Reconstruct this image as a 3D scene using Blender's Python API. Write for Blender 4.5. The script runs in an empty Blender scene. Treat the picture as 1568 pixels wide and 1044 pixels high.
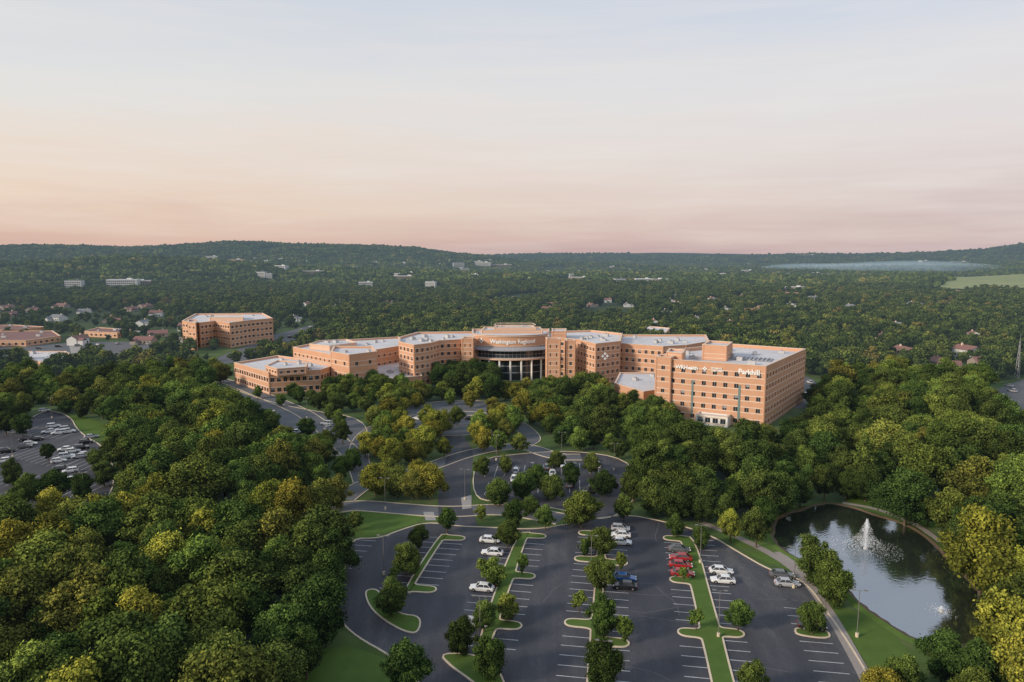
import bpy, bmesh, math, random
import numpy as np
from mathutils import Vector, Matrix
random.seed(7); rng=np.random.default_rng(7)
scene=bpy.context.scene
# ---------------------------------------------------------------- survey helpers
F=1045.;CU=784.;CV=522.;CAMH=62.;P=math.radians(6.77);cp=math.cos(P);sp=math.sin(P)
def W(u,v,z=0.):
    y=(CV-v)/F; zd=sp-y*cp; t=(CAMH-z)/zd
    return ((u-CU)/F*t, t*(cp+y*sp))
def WP(pts,z=0.): return [W(u,v,z) for u,v in pts]
def S(r,g,b):
    f=lambda c:(c/255/12.92 if c/255<=.04045 else ((c/255+.055)/1.055)**2.4)
    return (f(r),f(g),f(b),1)
def sstep(a,b,x):
    t=np.clip((x-a)/(b-a),0,1); return t*t*(3-2*t)
UT=[-600,0,200,400,500,640,720,800,1000,1200,1300,1400,1500,1568,2200]
R1=[98,108,100,108,114,108,74,40,24,20,18,18,20,24,30]
R0=[36,54,50,36,26,18,12,10,8,10,14,18,22,26,26]
R2=[90,90,90,90,90,90,85,80,76,76,82,96,118,150,175]
R3=[110,110,110,110,110,110,114,122,158,116,98,90,90,90,90]
def terrain(x,y):
    x=np.asarray(x,float);y=np.asarray(y,float)
    r=np.hypot(x,y);az=np.clip(np.arctan2(x,y),-.95,.95);u=784+1045*np.tan(az)
    w0=sstep(650,1500,r)
    n=6*np.sin(x/310+1.3)*np.cos(y/270)+4*np.sin(x/130+y/190)+9*np.sin(x/620+.4)*np.sin(y/800+1)
    g=lambda R,w:np.exp(-((r-R)/w)**2)
    wob=1+.07*np.sin(x/240)+.05*np.sin(x/97+2)
    return w0*(n*.7+4)+np.interp(u,UT,R0)*g(1950,340)*(1+.25*np.sin(x/170))+np.interp(u,UT,R1)*g(3300,620)*wob+np.interp(u,UT,R2)*g(6000,1500)*(1+.06*np.sin(x/300)+.04*np.sin(x/110))+np.interp(u,UT,R3)*g(9500,1700)
def T(u,v):
    y=(CV-v)/F; zd=sp-y*cp
    ts=np.arange(150,14000,6.)
    X=(u-CU)/F*ts; Y=ts*(cp+y*sp); Z=CAMH-ts*zd
    hit=np.where(Z<terrain(X,Y))[0]
    i=hit[0] if len(hit) else len(ts)-1
    return X[i],Y[i]
# ---------------------------------------------------------------- materials
def newmat(name):
    m=bpy.data.materials.new(name);m.use_nodes=True;nt=m.node_tree;nt.nodes.clear()
    return m,nt,nt.nodes.new('ShaderNodeOutputMaterial')
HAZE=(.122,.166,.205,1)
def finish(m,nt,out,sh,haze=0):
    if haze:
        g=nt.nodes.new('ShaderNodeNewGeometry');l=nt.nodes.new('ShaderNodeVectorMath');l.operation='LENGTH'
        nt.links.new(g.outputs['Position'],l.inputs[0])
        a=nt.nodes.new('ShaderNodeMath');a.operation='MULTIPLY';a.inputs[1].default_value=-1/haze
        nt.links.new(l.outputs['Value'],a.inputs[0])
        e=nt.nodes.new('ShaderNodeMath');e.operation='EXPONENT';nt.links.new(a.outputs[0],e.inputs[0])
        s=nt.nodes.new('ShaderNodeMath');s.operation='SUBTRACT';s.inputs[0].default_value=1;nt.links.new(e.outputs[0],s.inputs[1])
        em=nt.nodes.new('ShaderNodeEmission');em.inputs[0].default_value=HAZE  # painted distance haze: glowing tint grows with range from origin, no scattering
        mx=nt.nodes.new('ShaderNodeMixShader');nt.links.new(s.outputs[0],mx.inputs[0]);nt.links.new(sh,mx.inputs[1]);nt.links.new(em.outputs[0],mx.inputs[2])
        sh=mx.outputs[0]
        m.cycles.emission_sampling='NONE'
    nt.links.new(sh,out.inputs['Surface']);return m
def pr(nt,rough=.8,spec=.3,metal=0):
    b=nt.nodes.new('ShaderNodeBsdfPrincipled');b.inputs['Roughness'].default_value=rough
    b.inputs['Specular IOR Level'].default_value=spec;b.inputs['Metallic'].default_value=metal;return b
def flat(name,c,rough=.8,spec=.3,metal=0,haze=0):
    m,nt,o=newmat(name);b=pr(nt,rough,spec,metal)
    g=nt.nodes.new('ShaderNodeNewGeometry');n=nt.nodes.new('ShaderNodeTexNoise');n.inputs['Scale'].default_value=.9;n.inputs['Detail'].default_value=5
    nt.links.new(g.outputs['Position'],n.inputs['Vector'])
    mx=nt.nodes.new('ShaderNodeMix');mx.data_type='RGBA'
    mx.inputs[6].default_value=(c[0]*.84,c[1]*.84,c[2]*.84,1);mx.inputs[7].default_value=(min(1,c[0]*1.14),min(1,c[1]*1.14),min(1,c[2]*1.14),1)
    nt.links.new(n.outputs[0],mx.inputs[0]);nt.links.new(mx.outputs[2],b.inputs['Base Color'])
    return finish(m,nt,o,b.outputs[0],haze)
def noisy(name,stops,scales,rough=.9,spec=.2,haze=0,bump=0,stretch=None):
    m,nt,o=newmat(name);b=pr(nt,rough,spec)
    g=nt.nodes.new('ShaderNodeNewGeometry');vec=g.outputs['Position']
    if stretch:
        mp=nt.nodes.new('ShaderNodeMapping');mp.inputs['Rotation'].default_value=(0,0,stretch[0]);mp.inputs['Scale'].default_value=stretch[1]
        nt.links.new(vec,mp.inputs[0]);vec=mp.outputs[0]
    acc=None
    for sc,w in scales:
        n=nt.nodes.new('ShaderNodeTexNoise');n.inputs['Scale'].default_value=sc;n.inputs['Detail'].default_value=6;n.inputs['Roughness'].default_value=.6
        nt.links.new(vec,n.inputs['Vector'])
        k=nt.nodes.new('ShaderNodeMath');k.operation='MULTIPLY_ADD';k.inputs[1].default_value=w;k.inputs[2].default_value=0
        nt.links.new(n.outputs[0],k.inputs[0])
        if acc: nt.links.new(acc,k.inputs[2])
        acc=k.outputs[0]
    r=nt.nodes.new('ShaderNodeValToRGB');cr=r.color_ramp
    while len(cr.elements)<len(stops): cr.elements.new(.5)
    for e,(p,c) in zip(cr.elements,stops): e.position=p;e.color=(*c[:3],1)
    nt.links.new(acc,r.inputs[0]);nt.links.new(r.outputs[0],b.inputs['Base Color'])
    if bump:
        bp=nt.nodes.new('ShaderNodeBump');bp.inputs['Strength'].default_value=bump;bp.inputs['Distance'].default_value=.1
        nt.links.new(acc,bp.inputs['Height']);nt.links.new(bp.outputs[0],b.inputs['Normal'])
    return finish(m,nt,o,b.outputs[0],haze)
def leafmat(name,far=False,haze=0):
    m,nt,o=newmat(name);b=nt.nodes.new('ShaderNodeBsdfDiffuse')
    oi=nt.nodes.new('ShaderNodeObjectInfo')
    if far:
        r=nt.nodes.new('ShaderNodeValToRGB');cr=r.color_ramp
        st=[(0,(.034,.056,.019)),(.3,(.048,.077,.023)),(.6,(.067,.100,.028)),(.86,(.090,.124,.032)),(.97,(.125,.140,.036)),(1,(.14,.120,.045))]
        while len(cr.elements)<len(st): cr.elements.new(.5)
        for e,(p,c) in zip(cr.elements,st): e.position=p;e.color=(*c,1)
        nt.links.new(oi.outputs['Random'],r.inputs[0]);col=r.outputs[0]
    else: col=oi.outputs['Color']
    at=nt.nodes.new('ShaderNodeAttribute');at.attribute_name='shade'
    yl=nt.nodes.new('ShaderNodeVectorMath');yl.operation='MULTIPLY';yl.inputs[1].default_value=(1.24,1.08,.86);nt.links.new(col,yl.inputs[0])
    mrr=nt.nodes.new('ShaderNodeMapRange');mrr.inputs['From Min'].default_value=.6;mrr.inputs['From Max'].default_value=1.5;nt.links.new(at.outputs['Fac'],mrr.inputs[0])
    cm=nt.nodes.new('ShaderNodeMix');cm.data_type='RGBA';nt.links.new(mrr.outputs[0],cm.inputs[0]);nt.links.new(col,cm.inputs[6]);nt.links.new(yl.outputs[0],cm.inputs[7])  # treetop highlight painted in: brighter leaves shift to sunny yellow-green
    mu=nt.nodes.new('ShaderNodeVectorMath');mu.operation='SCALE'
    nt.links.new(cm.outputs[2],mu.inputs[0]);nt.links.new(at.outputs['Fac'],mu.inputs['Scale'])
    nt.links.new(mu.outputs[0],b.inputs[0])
    return finish(m,nt,o,b.outputs[0],haze)
M={}
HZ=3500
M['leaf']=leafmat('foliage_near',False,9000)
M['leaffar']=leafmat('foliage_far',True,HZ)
M['bark']=flat('bark',(.10,.075,.055))
M['brick']=noisy('brick_orange',[(.3,(.53,.285,.175)),(.7,(.63,.370,.240))],[(.25,.5),(3,.5)],.85,.2)
M['brick2']=noisy('brick_light',[(.3,(.61,.39,.275)),(.7,(.70,.47,.34))],[(.25,.5),(3,.5)],.85,.2)
M['stone']=flat('pale_stone_band',(.68,.53,.42))
M['roof']=noisy('roof_membrane',[(.3,(.44,.44,.46)),(.55,(.60,.59,.60)),(.75,(.72,.70,.68))],[(.06,.6),(.7,.4)],.8,.2)
M['roofgrey']=noisy('roof_grey',[(.3,(.24,.25,.28)),(.7,(.36,.37,.40))],[(.1,.5),(1,.5)],.6,.3)
M['hvac']=flat('hvac_metal',(.45,.45,.45),.5,.5)
M['pole']=flat('bronze_pole',(.17,.16,.15),.5,.5)
def glass():
    m,nt,o=newmat('window_glass');b=pr(nt,.12,.8);b.inputs['Base Color'].default_value=(.035,.042,.052,1)
    return finish(m,nt,o,b.outputs[0])
M['glass']=glass()
m_,nt_,o_=newmat('teal_glass');b_=pr(nt_,.15,.8);b_.inputs['Base Color'].default_value=(.17,.25,.25,1);M['teal']=finish(m_,nt_,o_,b_.outputs[0])
M['white']=flat('white_paint',(.78,.77,.74),.5)
M['letters']=flat('sign_letters',(.88,.87,.85),.5)
M['asphalt']=noisy('asphalt',[(.32,(.036,.038,.047)),(.46,(.050,.052,.063)),(.54,(.068,.069,.080)),(.64,(.125,.121,.121))],[(.045,.5),(.35,.28),(5,.22)],.75,.35,0,.15,(math.radians(9),(1,.22,1)))
M['crack']=flat('crack_sealant',(.13,.13,.135))
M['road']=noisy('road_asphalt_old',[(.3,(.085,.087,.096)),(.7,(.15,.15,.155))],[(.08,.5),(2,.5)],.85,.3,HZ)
M['concrete']=noisy('concrete',[(.3,(.26,.25,.24)),(.7,(.38,.36,.34))],[(.2,.5),(3,.5)],.85,.2)
M['path']=noisy('footpath_concrete',[(.3,(.25,.22,.20)),(.7,(.35,.31,.28))],[(.2,.5),(3,.5)],.85,.2)
M['kerb']=flat('kerb_concrete',(.62,.52,.39))
M['paint']=noisy('marking_paint',[(.3,(.28,.28,.29)),(.6,(.60,.60,.60))],[(.5,.5),(6,.5)],.7,.3)
M['grass']=noisy('lawn_grass',[(.3,(.062,.108,.026)),(.55,(.095,.155,.037)),(.75,(.150,.178,.058))],[(.05,.4),(.5,.3),(6,.3)],.95,.1,0,.4)
M['mulch']=flat('mulch',(.12,.085,.055))
def terr():
    m,nt,o=newmat('terrain_ground');b=pr(nt,.95,.1)
    g=nt.nodes.new('ShaderNodeNewGeometry');l=nt.nodes.new('ShaderNodeVectorMath');l.operation='LENGTH';nt.links.new(g.outputs['Position'],l.inputs[0])
    def ramp(sc,stops):
        n=nt.nodes.new('ShaderNodeTexNoise');n.inputs['Scale'].default_value=sc;n.inputs['Detail'].default_value=8;n.inputs['Roughness'].default_value=.65
        nt.links.new(g.outputs['Position'],n.inputs['Vector']);r=nt.nodes.new('ShaderNodeValToRGB')
        while len(r.color_ramp.elements)<len(stops): r.color_ramp.elements.new(.5)
        for e,(p,c) in zip(r.color_ramp.elements,stops): e.position=p;e.color=(*c,1)
        nt.links.new(n.outputs[0],r.inputs[0]);return r.outputs[0]
    a=ramp(.09,[(.3,(.046,.078,.02)),(.5,(.075,.120,.028)),(.7,(.13,.15,.055))])
    c=ramp(.02,[(.3,(.030,.048,.018)),(.6,(.045,.066,.026)),(.75,(.09,.10,.05))])
    mr=nt.nodes.new('ShaderNodeMapRange');mr.inputs['From Min'].default_value=500;mr.inputs['From Max'].default_value=900;nt.links.new(l.outputs['Value'],mr.inputs[0])
    mx=nt.nodes.new('ShaderNodeMix');mx.data_type='RGBA';nt.links.new(mr.outputs[0],mx.inputs[0]);nt.links.new(a,mx.inputs[6]);nt.links.new(c,mx.inputs[7])
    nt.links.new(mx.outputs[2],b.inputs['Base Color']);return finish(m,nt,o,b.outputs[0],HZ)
M['terrain']=terr()
# ---------------------------------------------------------------- mesh builder
def link(o,parent=None):
    scene.collection.objects.link(o)
    if parent: o.parent=parent
    return o
def empty(name):
    e=bpy.data.objects.new(name,None);scene.collection.objects.link(e);return e
class MB:
    def __init__(s): s.v=[];s.f=[];s.m=[]
    def quad(s,a,b,c,d,m): i=len(s.v);s.v+=[a,b,c,d];s.f.append((i,i+1,i+2,i+3));s.m.append(m)
    def hexa(s,p,m):
        i=len(s.v);s.v+=p
        for f in ((0,3,2,1),(4,5,6,7),(0,1,5,4),(1,2,6,5),(2,3,7,6),(3,0,4,7)): s.f.append(tuple(i+k for k in f));s.m.append(m)
    def box(s,cx,cy,z0,z1,lx,ly,ang,m):
        c,sn=math.cos(ang),math.sin(ang);q=[]
        for z in (z0,z1):
            for a,b in ((-1,-1),(1,-1),(1,1),(-1,1)):
                X=a*lx/2;Y=b*ly/2;q.append((cx+X*c-Y*sn,cy+X*sn+Y*c,z))
        s.hexa(q,m)
    def prism(s,poly,z0,z1,ms,mt):
        n=len(poly);i=len(s.v);s.v+=[(x,y,z0) for x,y in poly]+[(x,y,z1) for x,y in poly]
        for k in range(n): s.f.append((i+k,i+(k+1)%n,i+n+(k+1)%n,i+n+k));s.m.append(ms)
        s.f.append(tuple(i+n+k for k in range(n)));s.m.append(mt)
    def cyl(s,cx,cy,z0,z1,r0,r1,n,m,ph=.2):
        i=len(s.v)
        for z,r in((z0,r0),(z1,r1)):
            for k in range(n): a=ph+2*math.pi*k/n;s.v.append((cx+r*math.cos(a),cy+r*math.sin(a),z))
        for k in range(n): s.f.append((i+k,i+(k+1)%n,i+n+(k+1)%n,i+n+k));s.m.append(m)
        s.f.append(tuple(i+n+k for k in range(n)));s.m.append(m)
    def tube(s,a,b,r0,r1,n,m):
        a=Vector(a);b=Vector(b);d=(b-a).normalized();t=d.orthogonal().normalized();w=d.cross(t);i=len(s.v)
        for p,r in((a,r0),(b,r1)):
            for k in range(n): q=2*math.pi*k/n;s.v.append(tuple(p+t*(r*math.cos(q))+w*(r*math.sin(q))))
        for k in range(n): s.f.append((i+k,i+(k+1)%n,i+n+(k+1)%n,i+n+k));s.m.append(m)
        s.f.append(tuple(i+n+k for k in range(n)));s.m.append(m)
    def mesh(s,name,mats):
        me=bpy.data.meshes.new(name);me.from_pydata(s.v,[],s.f)
        for k in mats: me.materials.append(M[k])
        me.polygons.foreach_set('material_index',s.m);me.update();return me
    def obj(s,name,mats,parent=None): return link(bpy.data.objects.new(name,s.mesh(name+'_mesh',mats)),parent)
def ccw(p):
    a=sum(p[i][0]*p[(i+1)%len(p)][1]-p[(i+1)%len(p)][0]*p[i][1] for i in range(len(p)));return p if a>0 else p[::-1]
def chaikin(p,n=2,closed=True):
    for _ in range(n):
        q=[];N=len(p)
        if not closed:q.append(p[0])
        for i in range(N if closed else N-1):
            a=p[i];b=p[(i+1)%N];q.append((a[0]*.75+b[0]*.25,a[1]*.75+b[1]*.25));q.append((a[0]*.25+b[0]*.75,a[1]*.25+b[1]*.75))
        if not closed:q.append(p[-1])
        p=q
    return p
def offs(p,d,closed=True):
    N=len(p);o=[]
    for i in range(N):
        a=p[(i-1)%N] if closed or i>0 else p[i];b=p[(i+1)%N] if closed or i<N-1 else p[i]
        dx,dy=b[0]-a[0],b[1]-a[1];l=math.hypot(dx,dy) or 1;o.append((p[i][0]+dy/l*d,p[i][1]-dx/l*d))
    return o
def sheet(mb,pts,z,m=0): i=len(mb.v);mb.v+=[(x,y,z) for x,y in pts];mb.f.append(tuple(range(i,i+len(pts))));mb.m.append(m)
def kerb(mb,p,z0=0,z1=.14,w=.3,m=0,closed=True):
    a=offs(p,w/2,closed);b=offs(p,-w/2,closed);N=len(p)
    for i in range(N if closed else N-1):
        j=(i+1)%N
        mb.quad((*a[i],z1),(*a[j],z1),(*b[j],z1),(*b[i],z1),m);mb.quad((*a[i],z0),(*a[j],z0),(*a[j],z1),(*a[i],z1),m);mb.quad((*b[j],z0),(*b[i],z0),(*b[i],z1),(*b[j],z1),m)
def ribbon(mb,p,w,z,m=0):
    a=offs(p,w/2,False);b=offs(p,-w/2,False)
    for i in range(len(p)-1): mb.quad((*a[i],z),(*a[i+1],z),(*b[i+1],z),(*b[i],z),m)
# ---------------------------------------------------------------- terrain sheet
def build_terrain():
    az=np.concatenate([np.linspace(-.95,.95,420),np.linspace(.95,2*math.pi-.95,60)[1:-1]])
    rr=np.concatenate([np.linspace(20,600,12),np.geomspace(640,16000,170)])
    A,R=np.meshgrid(az,rr);X=R*np.sin(A);Y=R*np.cos(A);Z=terrain(X,Y)
    v=np.stack([X,Y,Z],-1).reshape(-1,3).tolist();na=len(az);f=[]
    for i in range(len(rr)-1):
        for k in range(na): k2=(k+1)%na;f.append((i*na+k,(i+1)*na+k,(i+1)*na+k2,i*na+k2))
    v.append((0,0,0));c=len(v)-1
    for k in range(na): f.append((c,k,(k+1)%na))
    f=[t[::-1] for t in f]
    me=bpy.data.meshes.new('terrain_mesh');me.from_pydata(v,[],f);me.materials.append(M['terrain']);me.update()
    me.polygons.foreach_set('use_smooth',[True]*len(f));link(bpy.data.objects.new('terrain_ground',me))
build_terrain()
# ---------------------------------------------------------------- paved areas
EXC=[]
ROADS=[]
TH=math.radians(9)
def L(a,b): return (16+a*math.cos(TH)+b*math.sin(TH),120-a*math.sin(TH)+b*math.cos(TH))
mainlot=chaikin(ccw(WP([(537,824),(580,825),(612,812),(655,799),(700,806),(760,808),(820,811),(868,803),(905,795),(960,788),(1010,797),(1080,815),(1130,845),(1180,874),(1222,885),(1245,905),(1265,935),(1300,985),(1335,1044),(1380,1120),(1400,1200),(640,1200),(660,1090),(640,1040),(600,1005),(545,975),(518,948),(508,915),(515,890),(530,870)])),2)
mb=MB();sheet(mb,mainlot,.03);mb.obj('parking_lot',['asphalt']);EXC.append(mainlot)
kb=MB();kerb(kb,mainlot,0,.15,.32);kb.obj('kerb_parking_lot',['kerb'])
marks=MB();isl=MB();ik=MB();islands=[]
def marks_line(x0,y0,x1,y1,w=.15):
    d=Vector((x1-x0,y1-y0)).normalized();n=Vector((-d.y,d.x))*w/2
    marks.quad((x0+n.x,y0+n.y,.042),(x0-n.x,y0-n.y,.042),(x1-n.x,y1-n.y,.042),(x1+n.x,y1+n.y,.042),0)
def strip(a0,w,b0,b1,hr,hl,ln=5.4,hw=1.3,step=2.75):
    h=w/2;p=[(a0+h,b0)]
    for b in sorted(hr): p+=[(a0+h,b-hw-1),(a0+h+.3,b-hw),(a0+ln-.9,b-hw),(a0+ln,b-hw*.4),(a0+ln,b+hw*.4),(a0+ln-.9,b+hw),(a0+h+.3,b+hw),(a0+h,b+hw+1)]
    p+=[(a0+h,b1),(a0-h,b1)]
    for b in sorted(hl,reverse=True): p+=[(a0-h,b+hw+1),(a0-h-.3,b+hw),(a0-ln+.9,b+hw),(a0-ln,b+hw*.4),(a0-ln,b-hw*.4),(a0-ln+.9,b-hw),(a0-h-.3,b-hw),(a0-h,b-hw-1)]
    p+=[(a0-h,b0)]
    q=ccw(chaikin([L(*k) for k in p],2));islands.append(q)
    for sd,hs in((1,hr),(-1,hl)):
        b=b0+.5
        while b<b1:
            if all(abs(b-k)>hw+.5 for k in hs):
                x0,y0=L(a0+sd*(h+.2),b);x1,y1=L(a0+sd*(ln+.1),b);marks_line(x0,y0,x1,y1)
            b+=step
strip(-35.8,1.3,-3.5,23.5,[-2.2,22],[])
strip(-18,2.4,-20,27.5,[-12.4,6.2,26],[])
strip(0,1.6,-45,31,[-14.9,15],[-9.9,15.7,29.5])
strip(19,3.2,-45,31,[-9],[-10,9.2,29.5])
for b in np.arange(-40,4,2.75): marks_line(*L(38.2,b),*L(33,b))
for b in np.arange(4,19,2.75): marks_line(*L(-54.6,b),*L(-49.6,b))
def island(pts,world=False,n=2):
    q=ccw(chaikin(pts if world else WP(pts),n));islands.append(q);return q
island([(558,906),(566,930),(588,950),(620,968),(641,970),(645,944),(612,941),(592,925),(580,905),(570,902)])
island([L(38.4,-8.4),L(33.2,-8),L(33.0,-6.6),L(33.6,-5.6),L(38.4,-5.4)],True)
island([(672,1000),(690,1020),(730,1048),(770,1085),(775,1040),(738,1003)])
for q in islands: sheet(isl,offs(q,-.1),.13);kerb(ik,q,.02,.17,.30)
isl.obj('parking_island_grass',['grass']);ik.obj('kerb_parking_island',['kerb']);
cr_=MB();rc=random.Random(5)
for k in range(26):
    a=rc.uniform(-48,34);b=rc.uniform(-24,30);an=rc.choice([0,0,1.57])+rc.uniform(-.25,.25);p=[L(a,b)]
    for s_ in range(rc.randrange(5,11)):
        a+=math.cos(an)*1.4;b+=math.sin(an)*1.4;an+=rc.uniform(-.3,.3);p.append(L(a,b))
    ribbon(cr_,p,.12,.036)
cr_.obj('asphalt_crack_seal',['crack'])
lots={ 'parking_lot_upper':[(728,704),(800,694),(880,690),(960,702),(985,745),(950,790),(905,797),(860,778),(760,770),(722,760)],
 'parking_lot_west':[(-60,655),(40,645),(70,627),(108,636),(120,662),(170,690),(178,760),(120,778),(-60,790)],
 'parking_lot_entrance':[(590,635),(650,615),(740,612),(800,625),(780,660),(700,668),(610,665)],
 'parking_lot_clinic':[(345,590),(400,612),(470,628),(560,640),(565,690),(520,700),(450,690),(400,650),(320,600)],
 'parking_lot_rear':[(420,515),(470,500),(492,505),(485,530),(440,530),(400,545),(340,560),(320,550)],
 'parking_lot_suburb':[(-60,535),(60,527),(190,522),(280,528),(180,548),(0,560),(-60,560)],
 'parking_lot_east':[(1500,600),(1640,560),(1640,665),(1520,650)],
 'service_yard':[(935,600),(1010,628),(1015,590),(1240,640),(1260,590),(1225,570),(950,575)]}
uk=MB()
for nme,p in lots.items():
    q=chaikin(ccw(WP(p)),2);mb=MB();sheet(mb,q,.03);mb.obj(nme,['road' if nme not in('parking_lot_upper','parking_lot_west') else 'asphalt']);EXC.append(q)
    if nme in('parking_lot_upper','parking_lot_west','parking_lot_entrance','parking_lot_clinic'): kerb(uk,q,0,.15,.3)
uk.obj('kerb_lots',['kerb'])
def road(name,pts,w,z,mat='road',k=True):
    p=chaikin(WP(pts),3,False);mb=MB();ribbon(mb,p,w,z);mb.obj(name,[mat]);ROADS.append((np.array(p),w/2+1.2))
    if k:
        kk=MB();kerb(kk,offs(p,w/2,False),0,.15,.28,0,False);kerb(kk,offs(p,-w/2,False),0,.15,.28,0,False);kk.obj('kerb_'+name,['kerb'])
road('driveway',[(706,815),(694,770),(700,720),(706,690),(690,665)],8.5,.055,'asphalt',False)
road('ring_road',[(300,800),(370,812),(440,800),(530,772),(600,778),(690,785),(770,778),(860,795)],7,.045,'road')
road('entrance_road',[(525,765),(560,738),(640,722),(720,692),(800,680),(850,700),(890,700)],6.5,.05,'road')
road('campus_road',[(560,740),(545,700),(560,660),(620,640),(700,630),(780,640),(820,670),(800,682)],6.5,.052,'road')
road('west_road',[(545,700),(480,640),(440,620),(340,580),(250,560),(60,560),(-150,570)],7,.046,'road')
road('suburban_road',[(-100,560),(120,545),(300,530),(420,515),(480,498),(530,490)],8,.048,'road',False)
road('residential_street',[(-60,500),(120,498),(260,512),(300,530)],7,.049,'concrete',False)
road('residential_street',[(120,545),(110,515),(130,497),(170,482)],7,.051,'concrete',False)
road('footpath',[(1075,800),(1130,822),(1200,858),(1236,890),(1272,940),(1325,1035),(1360,1110)],2.0,.06,'path',False)
road('pond_footpath',[(1290,770),(1340,778),(1400,800),(1440,830)],1.6,.06,'path',False)
road('walkway',[(1236,890),(1225,870),(1190,845)],1.6,.064,'path',False)
for p in ([(648,784),(664,784),(668,797),(652,797)],[(706,762),(722,758),(722,778),(708,780)]):
    q=ccw(WP(p));mb=MB();sheet(mb,q,.068);mb.obj('crosswalk',['concrete'])
for r0 in [(745,722,930,716),(745,748,950,742),(20,690,150,720),(0,730,150,755),(20,655,110,668)]:
    (x0,y0),(x1,y1)=W(r0[0],r0[1]),W(r0[2],r0[3]);n=int(math.hypot(x1-x0,y1-y0)/2.75)
    for i in range(n):
        t=i/n;x=x0+(x1-x0)*t;y=y0+(y1-y0)*t;marks_line(x-.4,y-5,x+.4,y+5)
marks.obj('parking_markings',['paint'])
lawn=MB()
for p in ([(535,790),(560,778),(600,780),(650,788),(640,800),(600,812),(565,824),(535,820)],[(430,1000),(500,992),(545,990),(600,1012),(640,1060),(640,1100),(400,1100)],
          [(1095,812),(1180,830),(1240,870),(1275,920),(1340,950),(1390,990),(1400,1040),(1340,1040),(1285,945),(1225,875),(1180,866),(1130,838)],
          [(60,640),(120,632),(185,660),(170,675),(130,665),(80,650)],[(1490,640),(1568,645),(1600,665),(1500,662)],[(1270,700),(1330,705),(1330,725),(1280,722)],
          [(1290,755),(1380,760),(1440,790),(1440,815),(1380,795),(1300,772)]):
    q=chaikin(ccw(WP(p)),2);sheet(lawn,q,.015);EXC.append(q)
lawn.obj('lawn',['grass'])
# ---------------------------------------------------------------- pond
fx0,fy0=W(1325,840)
def water():
    m,nt,o=newmat('pond_water');d=nt.nodes.new('ShaderNodeBsdfDiffuse');d.inputs[0].default_value=(.030,.036,.026,1)
    g=nt.nodes.new('ShaderNodeBsdfGlossy');g.inputs['Roughness'].default_value=.06;g.inputs[0].default_value=(.88,.93,1,1)
    ge=nt.nodes.new('ShaderNodeNewGeometry');n=nt.nodes.new('ShaderNodeTexNoise');n.inputs['Scale'].default_value=1.1;n.inputs['Detail'].default_value=4
    nt.links.new(ge.outputs['Position'],n.inputs['Vector'])
    sub=nt.nodes.new('ShaderNodeVectorMath');sub.operation='SUBTRACT';sub.inputs[1].default_value=(fx0,fy0,.05);nt.links.new(ge.outputs['Position'],sub.inputs[0])
    wv=nt.nodes.new('ShaderNodeTexWave');wv.wave_type='RINGS';wv.rings_direction='SPHERICAL';wv.inputs['Scale'].default_value=.45;wv.inputs['Distortion'].default_value=2.5;nt.links.new(sub.outputs[0],wv.inputs['Vector'])
    ln=nt.nodes.new('ShaderNodeVectorMath');ln.operation='LENGTH';nt.links.new(sub.outputs[0],ln.inputs[0])
    mr=nt.nodes.new('ShaderNodeMapRange');mr.inputs['From Min'].default_value=4;mr.inputs['From Max'].default_value=13;mr.inputs['To Min'].default_value=.6;mr.inputs['To Max'].default_value=.0;nt.links.new(ln.outputs['Value'],mr.inputs[0])
    mm=nt.nodes.new('ShaderNodeMath');mm.operation='MULTIPLY';nt.links.new(wv.outputs[1],mm.inputs[0]);nt.links.new(mr.outputs[0],mm.inputs[1])
    ad=nt.nodes.new('ShaderNodeMath');ad.operation='ADD';nt.links.new(mm.outputs[0],ad.inputs[0]);nt.links.new(n.outputs[0],ad.inputs[1])
    bp=nt.nodes.new('ShaderNodeBump');bp.inputs['Strength'].default_value=.5;bp.inputs['Distance'].default_value=.05
    nt.links.new(ad.outputs[0],bp.inputs['Height']);nt.links.new(bp.outputs[0],g.inputs['Normal'])
    mx=nt.nodes.new('ShaderNodeMixShader');mx.inputs[0].default_value=.45;nt.links.new(d.outputs[0],mx.inputs[1]);nt.links.new(g.outputs[0],mx.inputs[2])
    return finish(m,nt,o,mx.outputs[0])
M['water']=water()
pond=chaikin(ccw(WP([(1180,818),(1192,792),(1225,782),(1262,770),(1300,776),(1345,792),(1385,803),(1425,828),(1455,862),(1485,890),(1515,925),(1525,965),(1500,985),(1450,992),(1395,978),(1362,955),(1325,932),(1300,905),(1250,865),(1200,845)])),2)
mb=MB();sheet(mb,pond,.05);mb.obj('pond_water',['water']);EXC.append(offs(pond,1.0))
mb=MB();N=len(pond);R_=random.Random(3);jj=[R_.uniform(-.35,.5) for _ in range(N)]
o1=offs(pond,-.3);o1=[(o1[i][0]+jj[i]*.8,o1[i][1]+jj[(i+5)%N]*.8) for i in range(N)];o2=offs(pond,.6);o3=offs(pond,1.8);kk_=[.22+.2*abs(jj[i]) for i in range(N)]
for i in range(N):
    j=(i+1)%N
    mb.quad((*o1[i],.02),(*o1[j],.02),(*o2[j],kk_[j]),(*o2[i],kk_[i]),0);mb.quad((*o2[i],kk_[i]),(*o2[j],kk_[j]),(*o3[j],0),(*o3[i],0),1)
mb.obj('pond_bank',['mulch','grass'])
m_,nt_,o_=newmat('fountain_spray');b_=nt_.nodes.new('ShaderNodeBsdfDiffuse');b_.inputs[0].default_value=(.9,.92,.95,1);t_=nt_.nodes.new('ShaderNodeBsdfTransparent');x_=nt_.nodes.new('ShaderNodeMixShader');x_.inputs[0].default_value=.42
nt_.links.new(t_.outputs[0],x_.inputs[1]);nt_.links.new(b_.outputs[0],x_.inputs[2]);M['spray']=finish(m_,nt_,o_,x_.outputs[0])
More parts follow.
